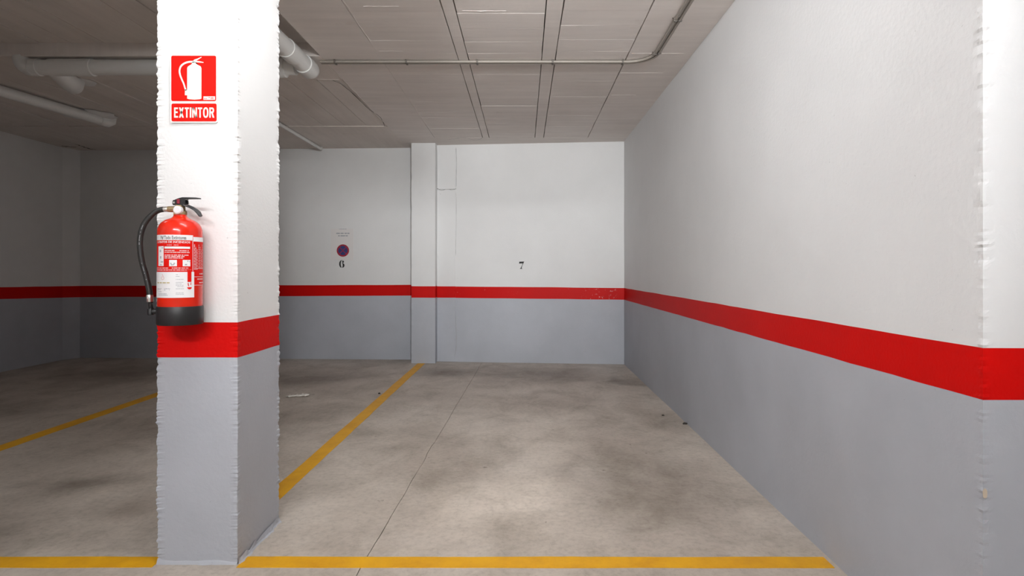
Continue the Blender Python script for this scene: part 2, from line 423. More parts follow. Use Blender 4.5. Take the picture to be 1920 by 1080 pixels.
# shuttering boards, one cast strip each
def boards_x(x0, x1, seed):
    rnd = random.Random(seed); y = 2.3; off = rnd.uniform(0, .05)
    while y < 6.6:
        y2 = min(6.6, y + .213 + rnd.uniform(-.012, .012))
        if y2 > 6.52: y2 = 6.6
        z = CEIL + rnd.uniform(-.0005, .0005)
        b = box_bm(x0 + rnd.uniform(0, .0035), x1 - rnd.uniform(0, .0035), y + .0009, y2 - .0009, z, CEIL + .04)
        for v in b.verts:
            v.co.z += rnd.uniform(-.0004, .0004)
        bm_obj('shutter_board', b, CEIL_X, ce); y = y2
boards_x(-1.004, -.463, 1); boards_x(-.387, .124, 2); boards_x(.224, .717, 3)
def boards_y(x0, x1, y0, y1, z, seed):
    rnd = random.Random(seed); x = x1
    while x > x0 + .01:
        x2 = max(x0, x - .218 + rnd.uniform(-.02, .012)); zz = z + rnd.uniform(-.004, .003)
        b = box_bm(x2 + .003, x - .003, y0, y1, zz, z + .03)
        for v in b.verts: v.co.z += rnd.uniform(-.001, .001)
        bm_obj('shutter_board', b, CEIL_Y, ce); x = x2
boards_y(-6.0, -1.412, 2.3, 4.069, CEIL + .09, 5)
boards_y(-6.0, -1.412, 4.571, 6.079, CEIL + .006, 6)
# plaster rim left along the shutter edges: thin raised fins
def fin(pts, wdt, h, seed):
    h *= .55
    v = []; f = []
    for i, (x, y) in enumerate(pts):
        hh = h * (.4 + .9 * abs(n1(i, seed, .37)))
        v += [(x - wdt, y - wdt, CEIL + .001), (x + wdt, y + wdt, CEIL + .001), (x, y, CEIL - hh)]
    for i in range(len(pts) - 1):
        a, b = i * 3, i * 3 + 3
        f += [(a, b, b + 2, a + 2), (a + 1, a + 2, b + 2, b + 1)]
    mesh_obj('cement_fin', v, f, CEIL_X, ce)
fin([(-1.0 + .012 * n1(i, 2, .3), 2.9 + i * .05) for i in range(60)], .006, .004, 1)
fin([(-1.41 + .01 * n1(i, 3, .4), 4.6 + i * .05) for i in range(30)], .006, .005, 2)
fin([(-2.6 + i * .04, 4.575 + .012 * n1(i, 5, .4)) for i in range(30)], .005, .006, 3)
for k, (xa, xb, yy) in enumerate([(-.95, -.80, 5.18), (.74, 1.10, 4.02), (.73, 1.05, 4.42), (.74, .95, 4.98), (-.9, -.7, 3.3), (-.35, -.1, 3.36), (-.98, -.82, 3.98)]):
    fin([(xa + (xb - xa) * i / 14, yy + .004 * n1(i, 9 + k, .3)) for i in range(15)], .004, .0045, 10 + k)

# ------------------------------------------------------------------ cracks and exposed patches
CRACK = plain('dark_crack', (0.16, 0.145, 0.13), .9); CRACK_W = plain('grey_crack', (0.36, 0.35, 0.34), .9); BEIGE = plain('exposed_plaster', (0.58, 0.49, 0.38), .9)
def crack(parent, pts, wd_, m, seed, nrm):
    """hairline crack following a 3-D polyline, laid a hair above the surface it splits"""
    P_ = bezier(pts, 8); v_ = []; f_ = []; nrm = Vector(nrm); n_ = len(P_)
    for i_, p_ in enumerate(P_):
        t_ = (P_[min(i_ + 1, n_ - 1)] - P_[max(i_ - 1, 0)]).normalized(); sd = t_.cross(nrm); ww = wd_ * (.35 + .65 * abs(n1(i_, seed, .31))) * (1 if 0 < i_ < n_ - 1 else .1)
        jit = sd * wd_ * .8 * n1(i_, seed + 4, .45)
        for q_ in (p_ + sd * ww + jit + nrm * .0005, p_ - sd * ww + jit + nrm * .0005): v_.append(q_ - parent.location)
    for i_ in range(n_ - 1): f_.append((i_ * 2, i_ * 2 + 1, i_ * 2 + 3, i_ * 2 + 2))
    mesh_obj('crack', v_, f_, m, parent)
def cpx(x, y, z=CEIL):                  # photo pixel on the ceiling plane
    Y = (z - CAM_Z) * F / (505 - y); return Vector(((x - 982) * Y / F, Y, z))
crack(ce, [cpx(838, 262), cpx(870, 258.5), cpx(889, 262.5), cpx(900, 261), cpx(904.5, 258)], .004, CRACK, 3, (0, 0, -1))
crack(ce, [cpx(918, 258), cpx(940, 258.5), cpx(965, 258), cpx(1000, 257)], .0022, CRACK, 5, (0, 0, -1))
crack(ce, [cpx(115, 273.5), cpx(130, 275), cpx(144, 276)], .03, CRACK, 7, (0, 0, -1))
crack(ce, [cpx(142, 270.5), cpx(155, 275), cpx(168, 279), cpx(180, 280)], .022, CRACK, 8, (0, 0, -1))
crack(ce, [cpx(622, 150), cpx(640, 158), cpx(662, 176), cpx(690, 203), cpx(713, 220), cpx(722, 238)], .006, CRACK, 9, (0, 0, -1))
wb_o = bpy.data.objects['wall_back']
def wpx(x, y, Y): return px(x, y, Y)
crack(st, [wpx(819, 353, 6.979), wpx(828, 356.5, 6.978), wpx(838, 354.5, 6.975), wpx(848, 356, 6.97), wpx(856, 354, 6.965)], .006, CRACK_W, 13, (0, -1, 0))
crack(st, [wpx(855, 276, 6.960), wpx(856, 310, 6.96), wpx(855, 352, 6.96)], .004, CRACK_W, 14, (0, -1, 0))
crack(st, [wpx(855, 360, 6.964), wpx(855.5, 395, 6.964), wpx(855, 440, 6.964), wpx(854.5, 480, 6.964)], .0022, CRACK_W, 15, (0, -1, 0))
crack(st, [wpx(825, 362, 6.981), wpx(829, 370, 6.981), wpx(828, 378, 6.981)], .0025, CRACK_W, 16, (0, -1, 0))
crack(st, [wpx(854, 590, 6.964), wpx(856, 640, 6.964), wpx(853, 668, 6.964)], .0035, CRACK_W, 17, (0, -1, 0))
wr_o = bpy.data.objects['wall_right']
pg = [(1.1595 + (.006) * math.cos(t) * (1 + .3 * n1(t, 3, 1)) + .004, 1.4795, .535 + .013 * math.sin(t) * (1 + .3 * n1(t, 5, 1))) for t in [i_ * 2 * math.pi / 14 for i_ in range(14)]]
mesh_obj('exposed_patch', pg, [tuple(range(14))], BEIGE, wr_o)

# ------------------------------------------------------------------ the pillar
PX0, PX1, PY0, PY1 = -1.368, -1.068, 2.190, 2.560
pl = empty('pillar', ((PX0 + PX1) / 2, (PY0 + PY1) / 2, 0))
hx, hy = (PX1 - PX0) / 2, (PY1 - PY0) / 2
rough_wall('x', [(-hx, -hy), (hx, -hy), (hx, hy), (-hx, hy)],
    [('grey_base', DADO, 0, .770), ('painted_band', RED, .770, .903), ('white_shaft', WHITE, .903, CEIL - .001)],
    step=.045, dz=.0055, rough={0: 1.0, 1: .8, 2: 1.0, 3: 1.0}, amp=.0068, ripple=.0025, seed=21, root=pl, chip=.45)
tag(pl, 'free-standing square pillar with rough edges, white above grey with a red band', 'pillar')
# mortar smeared along the pillar's foot
v = []; f = []; N = 44
for i in range(N + 1):
    y = -hy - .004 + (2 * hy) * i / N
    a = .016 + .012 * n1(y, 3, 11) + .010 * n1(y, 6, 40); h = .022 + .016 * n1(y, 5, 9) + .012 * n1(y, 8, 38)
    v += [(hx - .004, y, 0), (hx + a, y, 0.0), (hx + a * .55, y, .005 + .004 * n1(y, 9, 25)), (hx + .003, y, h)]
for i in range(N):
    a, b = i * 4, i * 4 + 4
    f += [(a + 1, b + 1, b + 2, a + 2), (a + 2, b + 2, b + 3, a + 3)]
mesh_obj('mortar_fillet', v, f, DADO, pl)
v = []; f = []; N = 40
for i in range(N + 1):
    x = -hx + 2 * hx * i / N
    a = .006 + .006 * abs(n1(x, 13, 20)); h = .018 + .012 * n1(x, 15, 16)
    v += [(x, -hy - a, 0), (x, -hy - a * .5, h * .5), (x, -hy + .003, h)]
for i in range(N):
    a, b = i * 3, i * 3 + 3
    f += [(a, b, b + 1, a + 1), (a + 1, b + 1, b + 2, a + 2)]
mesh_obj('mortar_fillet', v, f, DADO, pl)

# ------------------------------------------------------------------ flat artwork helpers
def poly_obj(name, polys, m, parent, M, lift=0.0, thick=0.0006):
    """polys: list of 2-D outlines (x right, z up, metres); M maps (x, lift, z) into the parent's frame"""
    bm = bmesh.new()
    for pg in polys:
        vs_ = [bm.verts.new(M(x, z, lift)) for x, z in pg]
        try: bm.faces.new(vs_)
        except ValueError: pass
    bmesh.ops.triangulate(bm, faces=bm.faces[:])
    me = bpy.data.meshes.new(name); bm.to_mesh(me); bm.free()
    me.materials.append(m); return link(bpy.data.objects.new(name, me), parent)
def flatY(x, z, l): return (x, -l, z)
def rrect(x0, x1, z0, z1, r, n=6):
    out = []
    for cx, cz, a0 in ((x1 - r, z1 - r, 0), (x0 + r, z1 - r, 90), (x0 + r, z0 + r, 180), (x1 - r, z0 + r, 270)):
        out += [(cx + r * math.cos(R(a0 + 90 * k / n)), cz + r * math.sin(R(a0 + 90 * k / n))) for k in range(n + 1)]
    return out
def rect(x0, x1, z0, z1): return [(x0, z0), (x1, z0), (x1, z1), (x0, z1)]
def ring_polys(cx, cz, ro, ri, n=48, a0=0, a1=360):
    out = []
    for k in range(n):
        a, b = R(a0 + (a1 - a0) * k / n), R(a0 + (a1 - a0) * (k + 1) / n)
        out.append([(cx + ro * math.cos(a), cz + ro * math.sin(a)), (cx + ro * math.cos(b), cz + ro * math.sin(b)), (cx + ri * math.cos(b), cz + ri * math.sin(b)), (cx + ri * math.cos(a), cz + ri * math.sin(a))])
    return out
def stroke(pts, w0, w1=None):
    w1 = w0 if w1 is None else w1; out = []; P = [Vector(p) for p in pts]; n = len(P); L = []; Rr = []
    for i in range(n):
        t = (P[min(i + 1, n - 1)] - P[max(i - 1, 0)]).normalized(); nn = Vector((-t.y, t.x)); ww = (w0 + (w1 - w0) * i / (n - 1)) / 2
        L.append(P[i] + nn * ww); Rr.append(P[i] - nn * ww)
    return [[tuple(L[i]), tuple(L[i + 1]), tuple(Rr[i + 1]), tuple(Rr[i])] for i in range(n - 1)]
def greek(x0, x1, z, h, seed, fill=.8):
    """unreadably small print: a row of broken dashes"""
    rnd = random.Random(seed); out = []; x = x0
    while x < x1:
        l = rnd.uniform(1.2, 4.5) * h
        if rnd.random() < fill: out.append(rect(x, min(x1, x + l), z, z + h))
        x += l + h * rnd.uniform(.3, .8)
    return out
def text_mesh(s, size, bold=.0, sx=1.0):
    cu = bpy.data.curves.new('t', 'FONT'); cu.body = s; cu.size = size; cu.offset = bold; cu.resolution_u = 3
    cu.align_x = 'LEFT'; o = bpy.data.objects.new('t', cu); C.objects.link(o)
    bpy.context.view_layer.update()
    me = bpy.data.meshes.new_from_object(o.evaluated_get(bpy.context.evaluated_depsgraph_get()))
    bpy.data.objects.remove(o); bpy.data.curves.remove(cu)
    for v_ in me.vertices: v_.co.x *= sx
    return me
def text_fit(name, s, x0, x1, z0, z1, m, parent, M, lift, bold=0.0):
    me = text_mesh(s, 1.0, bold)
    xs = [v_.co.x for v_ in me.vertices]; ys = [v_.co.y for v_ in me.vertices]
    ax, bx, ay, by = min(xs), max(xs), min(ys), max(ys)
    for v_ in me.vertices:
        X = x0 + (v_.co.x - ax) / (bx - ax) * (x1 - x0); Z = z0 + (v_.co.y - ay) / (by - ay) * (z1 - z0)
        v_.co = M(X, Z, lift)
    me.materials.clear(); me.materials.append(m); me.name = name
    return link(bpy.data.objects.new(name, me), parent)

SIGN_RED = plain('sign_red', (0.66, 0.006, 0.002), .5, spec=.15)
SIGN_WHITE = plain('sign_luminous_white', (0.80, 0.82, 0.72), .4)
SIGN_EDGE = plain('sign_sheet', (0.80, 0.79, 0.75), .4)
INK = plain('black_ink', (0.008, 0.008, 0.008), .6)
GREYINK = plain('grey_ink', (0.38, 0.39, 0.42), .6)

# ------------------------------------------------------------------ fire extinguisher sign on the pillar
SF = PY0 / F                                   # metres per photo pixel on the pillar's face
sg = empty('extinguisher_sign', ((365 - 982) * SF, PY0 - .006, CAM_Z + (505 - 167) * SF))
def S(x, y): return ((x - 365) * SF, (167 - y) * SF)
def Srect(x0, x1, y0, y1, r=3):
    a, b = S(x0, y1), S(x1, y0); return rrect(a[0], b[0], a[1], b[1], r * SF)
bm = bmesh.new(); pg = Srect(321, 409.5, 103.5, 231, 4)
fv = [bm.verts.new((x, 0.0, z)) for x, z in pg]; bv = [bm.verts.new((x, .0035, z)) for x, z in pg]
bm.faces.new(fv); bm.faces.new(bv[::-1])
for i in range(len(fv)): bm.faces.new((fv[i], bv[i], bv[(i + 1) % len(fv)], fv[(i + 1) % len(fv)]))
bm_obj('backing_sheet', bm, SIGN_EDGE, sg)
pp = poly_obj('pictogram_panel', [Srect(323, 407, 105.5, 190.5)], SIGN_RED, sg, flatY, .0006)
tp = poly_obj('text_panel', [Srect(323.5, 408, 195, 228.5)], SIGN_RED, sg, flatY, .0006)
def SP(L): return [S(x, y) for x, y in L]
body = SP([(353, 186), (353, 129), (354.2, 126.2), (357, 124), (360.5, 122.3), (363.0, 119.8), (363, 117), (368.3, 117), (368.8, 119.6), (371, 122), (375, 123.8), (378.4, 126), (379.6, 129), (379.6, 186), (376, 187.2), (366.3, 187.9), (357, 187.2)])
hose_c = [(364, 117), (355, 117.6), (347, 120.5), (341, 126), (338.8, 134), (340, 142), (343, 150), (346.5, 158), (349, 166), (350.8, 171)]
hs = [tuple(p) for p in [(v_.x, v_.y) for v_ in bezier([(*S(*q), 0) for q in hose_c], 6)]]
pict = [body] + stroke(hs, 3.4 * SF, 2.8 * SF)
pict += [SP([(349, 169), (352.3, 168.5), (353.2, 175), (353.6, 179.8), (348.6, 179.5)]),
         SP([(361.5, 119), (366, 113.2), (372, 111.2), (379.5, 108), (380, 109), (373, 113.5), (369.5, 115.5), (376, 116), (383.8, 117.8), (383.4, 119), (376, 118.6), (368.5, 118)])]
poly_obj('pictogram', pict, SIGN_WHITE, pp, flatY, .0012)
lb = poly_obj('maker_mark', [SP([(383.5, 188.3), (383.5, 181.8), (405, 181.8), (405, 188.3)])], SIGN_EDGE, pp, flatY, .0012)
a = S(384.5, 186.8); b_ = S(404, 183.2)
poly_obj('maker_print', greek(a[0], b_[0], a[1], 1.3 * SF, 4) + greek(a[0] + 8 * SF, b_[0], a[1] + 2.2 * SF, 1.2 * SF, 5), SIGN_RED, pp, flatY, .0016)
# EXTINTOR in heavy condensed capitals, drawn stroke by stroke
def letters(word, x0, x1, z0, z1):
    wd = {'E': .80, 'X': .98, 'T': .86, 'I': .30, 'N': .98, 'O': 1.08, 'R': .98}; gap = .17
    tot = sum(wd[c] for c in word) + gap * (len(word) - 1); u = (x1 - x0) / tot; h = z1 - z0; x = x0; out = []; s = .29 * u; sv = .165 * h
    for ch in word:
        w_ = wd[ch] * u
        q = lambda fx, fz, x=x, w_=w_: (x + fx * w_, z0 + fz * h)
        k = s / w_; e = sv / h
        if ch == 'E': out += [[q(0, 0), q(k, 0), q(k, 1), q(0, 1)], [q(k, 0), q(1, 0), q(1, e), q(k, e)], [q(k, 1 - e), q(.97, 1 - e), q(.97, 1), q(k, 1)], [q(k, .53 - e / 2), q(.9, .53 - e / 2), q(.9, .53 + e / 2), q(k, .53 + e / 2)]]
        if ch == 'X': out += [[q(0, 0), q(k * 1.15, 0), q(1, 1), q(1 - k * 1.15, 1)], [q(1 - k * 1.15, 0), q(1, 0), q(k * 1.15, 1), q(0, 1)]]
        if ch == 'T': out += [[q(0, 1 - e), q(1, 1 - e), q(1, 1), q(0, 1)], [q(.5 - k / 2, 0), q(.5 + k / 2, 0), q(.5 + k / 2, 1 - e), q(.5 - k / 2, 1 - e)]]
        if ch == 'I': out += [[q(0, 0), q(1, 0), q(1, 1), q(0, 1)]]
        if ch == 'N': out += [[q(0, 0), q(k, 0), q(k, 1), q(0, 1)], [q(1 - k, 0), q(1, 0), q(1, 1), q(1 - k, 1)], [q(1 - k * 1.05, 0), q(1, 0), q(k * 1.05, 1), q(0, 1)]]
        if ch == 'O':
            n = 28
            for i in range(n):
                A, B = 2 * math.pi * i / n, 2 * math.pi * (i + 1) / n
                f_ = lambda t, rx, rz: q(.5 + rx * math.copysign(abs(math.cos(t)) ** .85, math.cos(t)), .5 + rz * math.copysign(abs(math.sin(t)) ** .85, math.sin(t)))
                out.append([f_(A, .5, .52), f_(B, .5, .52), f_(B, .5 - k, .52 - e), f_(A, .5 - k, .52 - e)])
        if ch == 'R':
            out += [[q(0, 0), q(k, 0), q(k, 1), q(0, 1)], [q(k, 1 - e), q(.62, 1 - e), q(.62, 1), q(k, 1)], [q(k, .44), q(.62, .44), q(.62, .44 + e), q(k, .44 + e)],
                    [q(.42, .46), q(.42 + k * 1.05, .46), q(1.02, 0), q(1.02 - k * 1.15, 0)]]
            for i in range(10):
                A, B = R(-90 + 18 * i), R(-72 + 18 * i); cz = .72
                f_ = lambda t, rx, rz: q(.62 + rx * math.cos(t), cz + rz * math.sin(t))
                out.append([f_(A, .36, .28), f_(B, .36, .28), f_(B, .36 - k, .28 - e), f_(A, .36 - k, .28 - e)])
        x += w_ + gap * u
    return out
a = S(328.5, 221.5); b_ = S(403.5, 202.5)
poly_obj('lettering', letters('EXTINTOR', a[0], b_[0], a[1], b_[1]), SIGN_WHITE, tp, flatY, .0012)
tag(sg, 'red EXTINTOR sign with white extinguisher pictogram high on the pillar', 'sign')

# ------------------------------------------------------------------ fire extinguisher
EX, EY = -1.2295, 2.100
ex = empty('fire_extinguisher', (EX, EY, CAM_Z - .196))
er = .0712
BODY_RED = plain('gloss_red_enamel', (0.70, 0.018, 0.003), .25, coat=.35, spec=.3)
BLACK = plain('black_plastic', (0.012, 0.012, 0.013), .45)
RUBBER = plain('black_rubber_hose', (0.018, 0.018, 0.017), .42)
BRASS = plain('brass', (0.62, 0.47, 0.27), .3, .9)
STEEL = plain('crimped_steel', (0.72, 0.71, 0.68), .28, .95)
LABEL_W = plain('label_white', (0.80, 0.79, 0.80), .35)
LABEL_P = plain('label_pale_print', (0.74, 0.44, 0.44), .4)
GOLD = plain('label_ochre_print', (0.55, 0.47, 0.28), .5)
PIN = plain('dark_red_seal', (0.25, 0.012, 0.03), .4)
bm = bmesh.new()
lathe(bm, [(0, .004), (er - .004, .004), (er, .012), (er, .326), (er - .001, .338), (er - .005, .350), (er - .012, .361), (er - .023, .370), (er - .036, .376), (.028, .380), (.0235, .383), (.0212, .387), (.0212, .3925), (.0205, .394), (0, .394)], 64)
bm_obj('cylinder', bm, BODY_RED, ex, True, 40)
bm = bmesh.new()
lathe(bm, [(er - .006, .000), (er + .0005, .000), (er + .003, .005), (er + .003, .061), (er + .0012, .0655), (er - .002, .0655)], 64)
bm_obj('base_skirt', bm, BLACK, ex, True, 35)
# wall bracket: a strap hooked behind the neck
bm = box_bm(-.028, .028, .069, .0885, .22, .34, .003)
bm_obj('wall_bracket', bm, BLACK, ex)
# valve
bm = bmesh.new()
lathe(bm, [(0, .412), (.0245, .412), (.0250, .416), (.0250, .424), (.0195, .428), (.0185, .440), (.0165, .446), (0, .446)], 6)
tube(bm, [(-.018, 0, .432), (-.042, -.002, .432)], [.0115, .0105], 10)
vb = bm_obj('valve', bm, BRASS, ex)
bm = bmesh.new(); tube(bm, [(0.004, -.012, .427), (.004, -.026, .427), (.004, -.029, .427)], [.0145, .0145, .011], 20)
bm_obj('pressure_gauge', bm, LABEL_W, vb, True, 40)
# squeeze handles: side plates, upper lever, lower carrying handle
def blade(name, path, wy, th, m, parent):
    bm = bmesh.new(); rows = []; Pp = [Vector((x, 0, z)) for x, z in path]
    for i, p_ in enumerate(Pp):
        t = (Pp[min(i + 1, len(Pp) - 1)] - Pp[max(i - 1, 0)]).normalized(); nn = Vector((-t.z, 0, t.x))
        ww = wy[i] if isinstance(wy, list) else wy
        tt = th[i] if isinstance(th, list) else th
        rows.append([bm.verts.new(p_ + nn * s * tt / 2 + Vector((0, q_ * ww / 2, 0))) for s, q_ in ((1, -.7), (1, .7), (.3, 1), (-1, 1), (-1, -1), (.3, -1))])
    for a_, b2 in zip(rows, rows[1:]):
        for k in range(6): bm.faces.new((a_[k], a_[(k + 1) % 6], b2[(k + 1) % 6], b2[k]))
    bm.faces.new(rows[0][::-1]); bm.faces.new(rows[-1])
    return bm_obj(name, bm, m, parent, True, 45)
lv = blade('lever', [(-.021, .460), (-.012, .468), (.000, .475), (.012, .4795), (.035, .4800), (.060, .4795), (.071, .4785)], [.018, .020, .021, .021, .020, .018, .014], [.012, .011, .010, .009, .0075, .0065, .0045], BLACK, ex)
bl = blade('carry_handle', [(-.022, .455), (-.008, .456), (.006, .452), (.022, .446), (.040, .439), (.055, .431), (.066, .420), (.074, .407)], [.018, .022, .022, .021, .020, .019, .018, .014], [.018, .019, .014, .009, .0085, .009, .010, .008], BLACK, ex)
bm = bmesh.new()
for sx in (-1, 1):
    vs4 = [(-.020, .446), (.010, .446), (.024, .452), (.022, .478), (.006, .476), (-.012, .466), (-.022, .458)]
    A_ = [bm.verts.new((x, sx * .0095, z)) for x, z in vs4]; B_ = [bm.verts.new((x, sx * .0118, z)) for x, z in vs4]
    bm.faces.new(A_); bm.faces.new(B_[::-1])
    for i in range(7): bm.faces.new((A_[i], A_[(i + 1) % 7], B_[(i + 1) % 7], B_[i]))
bm_obj('side_plates', bm, BLACK, ex)
bm = bmesh.new(); tube(bm, [(-.015, -.0135, .455), (-.015, .0135, .455)], .0035, 10); bm_obj('pivot_pin', bm, STEEL, ex)
bm = box_bm(-.004, .006, -.0155, -.0115, .452, .474, .0015); bm_obj('safety_seal', bm, PIN, ex)
bm = bmesh.new()
tube(bm, [(.026 + .012 * math.cos(t), -.010, .458 + .014 * math.sin(t)) for t in [i * 2 * math.pi / 24 for i in range(25)]], .0009, 6, False)
bm_obj('pin_ring', bm, STEEL, ex)
# hose
bm = bmesh.new(); tube(bm, [(-.040, -.002, .432), (-.044, -.003, .432), (-.062, -.004, .4315)], [.0085, .0098, .0092], 16); 
hs_o = bmesh.new()
hc = [(-.058, -.004, .4315), (-.078, -.006, .4285), (-.098, -.010, .419), (-.118, -.014, .401), (-.134, -.017, .376), (-.1435, -.019, .346), (-.1475, -.019, .312), (-.146, -.018, .276), (-.141, -.016, .240), (-.133, -.013, .205), (-.1255, -.011, .170), (-.1205, -.010, .142), (-.1180, -.010, .120)]
tube(hs_o, bezier(hc, 8), .0098, 18)
ho = bm_obj('hose', hs_o, RUBBER, ex, True, 50)
bm_obj('crimp_ferrule', bm, STEEL, ho, True, 40)
bm = bmesh.new(); tube(bm, [(-.1195, -.010, .126), (-.1190, -.010, .122), (-.1172, -.010, .104), (-.1170, -.010, .101)], [.0102, .0114, .0114, .0102], 18)
bm_obj('crimp_ferrule', bm, STEEL, ho, True, 40)
bm = bmesh.new(); zz = [.102 - i * .0028 for i in range(10)]
tube(bm, [(-.1165 + .002 * (i / 9), -.010, z) for i, z in enumerate(zz)], [.0082 if i % 2 else .0068 for i in range(10)], 14)
tube(bm, [(-.1155, -.010, .078), (-.1150, -.010, .076), (-.1148, -.010, .056), (-.1146, -.010, .054)], [.0095, .0112, .0112, .009], 14)
tube(bm, [(-.121, -.010, .066), (-.100, -.008, .067), (-.086, -.006, .068), (-.082, -.006, .068)], [.0095, .0098, .0085, .006], 14)
bm_obj('nozzle', bm, BLACK, ex, True, 40)
# worn white print along the hose
def hose_print(i0, i1, seed):
    pth = bezier(hc, 8); vv = []; ff = []; rnd = random.Random(seed)
    for i in range(i0, i1):
        if rnd.random() < .35: continue
        p0, p1 = pth[i].lerp(pth[i + 1], .1), pth[i].lerp(pth[i + 1], .7); o_ = Vector((.0030, -.0096, 0)); e_ = Vector((.0016, -.0001, 0))
        k = len(vv); vv += [p0 + o_ - e_, p0 + o_ + e_, p1 + o_ + e_, p1 + o_ - e_]; ff.append((k, k + 1, k + 2, k + 3))
    mesh_obj('hose_print', vv, ff, GREYINK, ho)
hose_print(32, 50, 3); hose_print(62, 78, 4)

# seat the valve group on the neck, flatten the lever and tuck the hose in
for ch in ex.children:
    if ch.name.split('.')[0] in ('lever', 'side_plates', 'safety_seal', 'pin_ring'):
        for v_ in ch.data.vertices: v_.co.z = .446 + (v_.co.z - .446) * .75
    for ob_ in [ch] + list(ch.children):
        if ch.name.split('.')[0] in ('hose', 'nozzle'):
            for v_ in ob_.data.vertices: v_.co.x += .016 * max(0, min(1, (-v_.co.x - .05) / .06))
    if ch.name.split('.')[0] in ('valve', 'lever', 'carry_handle', 'side_plates', 'pivot_pin', 'safety_seal', 'pin_ring', 'hose', 'nozzle'): ch.location.z = -.021
# paper labels wrapped round the cylinder; u = arc length from the side facing the lane, z above the extinguisher's foot
def wrap(u, z, l):
    a_ = u / er; r_ = er + l; return (r_ * math.sin(a_), -r_ * math.cos(a_), z)
def wrect(u0, u1, z0, z1, n=None):
    n = n or max(1, int(abs(u1 - u0) / .006)); return [rect(u0 + (u1 - u0) * i / n, u0 + (u1 - u0) * (i + 1) / n, z0, z1) for i in range(n)]
def lab(name, polys, m, parent, lift): return poly_obj(name, polys, m, parent, wrap, lift)
PXM = 1 / 540.0                                  # metres per photo pixel on the near side of the cylinder
def zy(y): return .196 + (505 - y) * PXM - .0015
def ux(x): return er * (math.asin(max(-1, min(1, (x - 338) / 43.5))) + R(30.3))     # photo column -> arc length
UL, UR = ux(295.3), ux(360.5)
up = lab('instruction_label', wrect(UL, UR, zy(509), zy(451)), SIGN_RED, ex, .0004)
lab('header_strip', wrect(UL, UR, zy(449.5), zy(439.5)), LABEL_W, up, .0007)
text_fit('lettering', 'Paf Todo Extintores', ux(303), ux(349), zy(448), zy(441.3), INK, up, wrap, .0011, .012)
text_fit('lettering', 'EXTINTOR DE INCENDIOS', ux(297), ux(356), zy(455), zy(451.2), LABEL_W, up, wrap, .0011, .012)
lab('fine_print', greek(ux(314), ux(335), zy(459.3), .0022, 3, .95), LABEL_P, up, .0011)
lab('pictogram_column', wrect(ux(298.5), ux(308), zy(498), zy(461)), LABEL_W, up, .0008)
for a4 in ((301, 303.6, 472, 467.5), (301.5, 304, 484, 479.5), (303, 307, 491.5, 489), (301, 305, 496.5, 495), (304.5, 307, 465, 463)):
    lab('pictogram_print', [rect(ux(a4[0]), ux(a4[1]), zy(a4[2]), zy(a4[3]))], GREYINK, up, .0011)
lab('title_bar', wrect(ux(309.5), ux(356), zy(465.5), zy(461.5)), LABEL_W, up, .0008)
pr = []
for i, (yy, e) in enumerate([(470, 353.5), (473.3, 355), (478.5, 353), (481.2, 347), (484, 344.5)]): pr += greek(ux(310), ux(e), zy(yy), .0034, 30 + i, .97)
tag(lab('instruction_print', pr, LABEL_P, up, .0011), kind='stuff')
for xa, xb in ((318, 332), (342.5, 356.5)): lab('pictogram_tile', wrect(ux(xa), ux(xb), zy(498.5), zy(486.5)), LABEL_W, up, .0008)
lab('pictogram_print', stroke([(ux(320.5), zy(492)), (ux(322.5), zy(496)), (ux(326), zy(495.5)), (ux(328), zy(492))], .0045), GREYINK, up, .0011)
for a4 in ((346.5, 350.5, 496.5, 494), (351, 353, 490, 487.5), (354.5, 356.5, 490.5, 488.5)):
    lab('pictogram_print', [rect(ux(a4[0]), ux(a4[1]), zy(a4[2]), zy(a4[3]))], GREYINK, up, .0011)
pr = greek(UL + .003, UR - .004, zy(502.6), .0030, 51, .97) + greek(UL + .003, UR - .004, zy(506.3), .0030, 52, .97)
tag(lab('footer_print', pr, LABEL_P, up, .0011), kind='stuff')
lab('label_border', wrect(UR, UR + .0025, zy(509), zy(439.5), 1), LABEL_P, up, .0009)
# maintenance label
ml = lab('service_label', wrect(ux(294.8), ux(363.5), zy(557.5), zy(509)), LABEL_W, ex, .0012)
lab('flame_mark', ring_polys(ux(306.5), zy(520.5), .0066, .0046, 20, 120, 420) + stroke([(ux(305.5), zy(513)), (ux(307.5), zy(517)), (ux(306.5), zy(519))], .0022), LABEL_P, ml, .0016)
tag(lab('maker_print', greek(ux(297), ux(320.5), zy(530.5), .0046, 61, .95), GOLD, ml, .0016), kind='stuff')
pr = []
for i, (yy, xa, xb) in enumerate([(541, 297.5, 320), (543.4, 297.5, 319), (546.8, 299, 306), (550.5, 299, 315), (553, 299, 316)]): pr += greek(ux(xa), ux(xb), zy(yy), .0022, 62 + i)
tag(lab('fine_print', pr, GREYINK, ml, .0016), kind='stuff')
pr = []
for i, yy in enumerate([514.5, 518, 523.5, 529, 532, 534.7, 537.2, 541, 549, 551.5]): pr += greek(ux(330), ux(344.5 if i not in (0, 1) else 337), zy(yy), .0016, 70 + i, .85)
tag(lab('table_print', pr, GREYINK, ml, .0016), kind='stuff')
lab('red_tab', wrect(ux(351), ux(358.3), zy(528), zy(505)), SIGN_RED, ml, .0018)
lab('disc_mark', ring_polys(ux(354.8), zy(538), .0075, 0.0, 20, 180, 360), SIGN_RED, ml, .0018)
lab('disc_mark', stroke([(ux(353), zy(536)), (ux(352), zy(530))], .0026), SIGN_RED, ml, .0018); lab('disc_mark', stroke([(ux(357), zy(534)), (ux(357.5), zy(529))], .0024), SIGN_RED, ml, .0018)
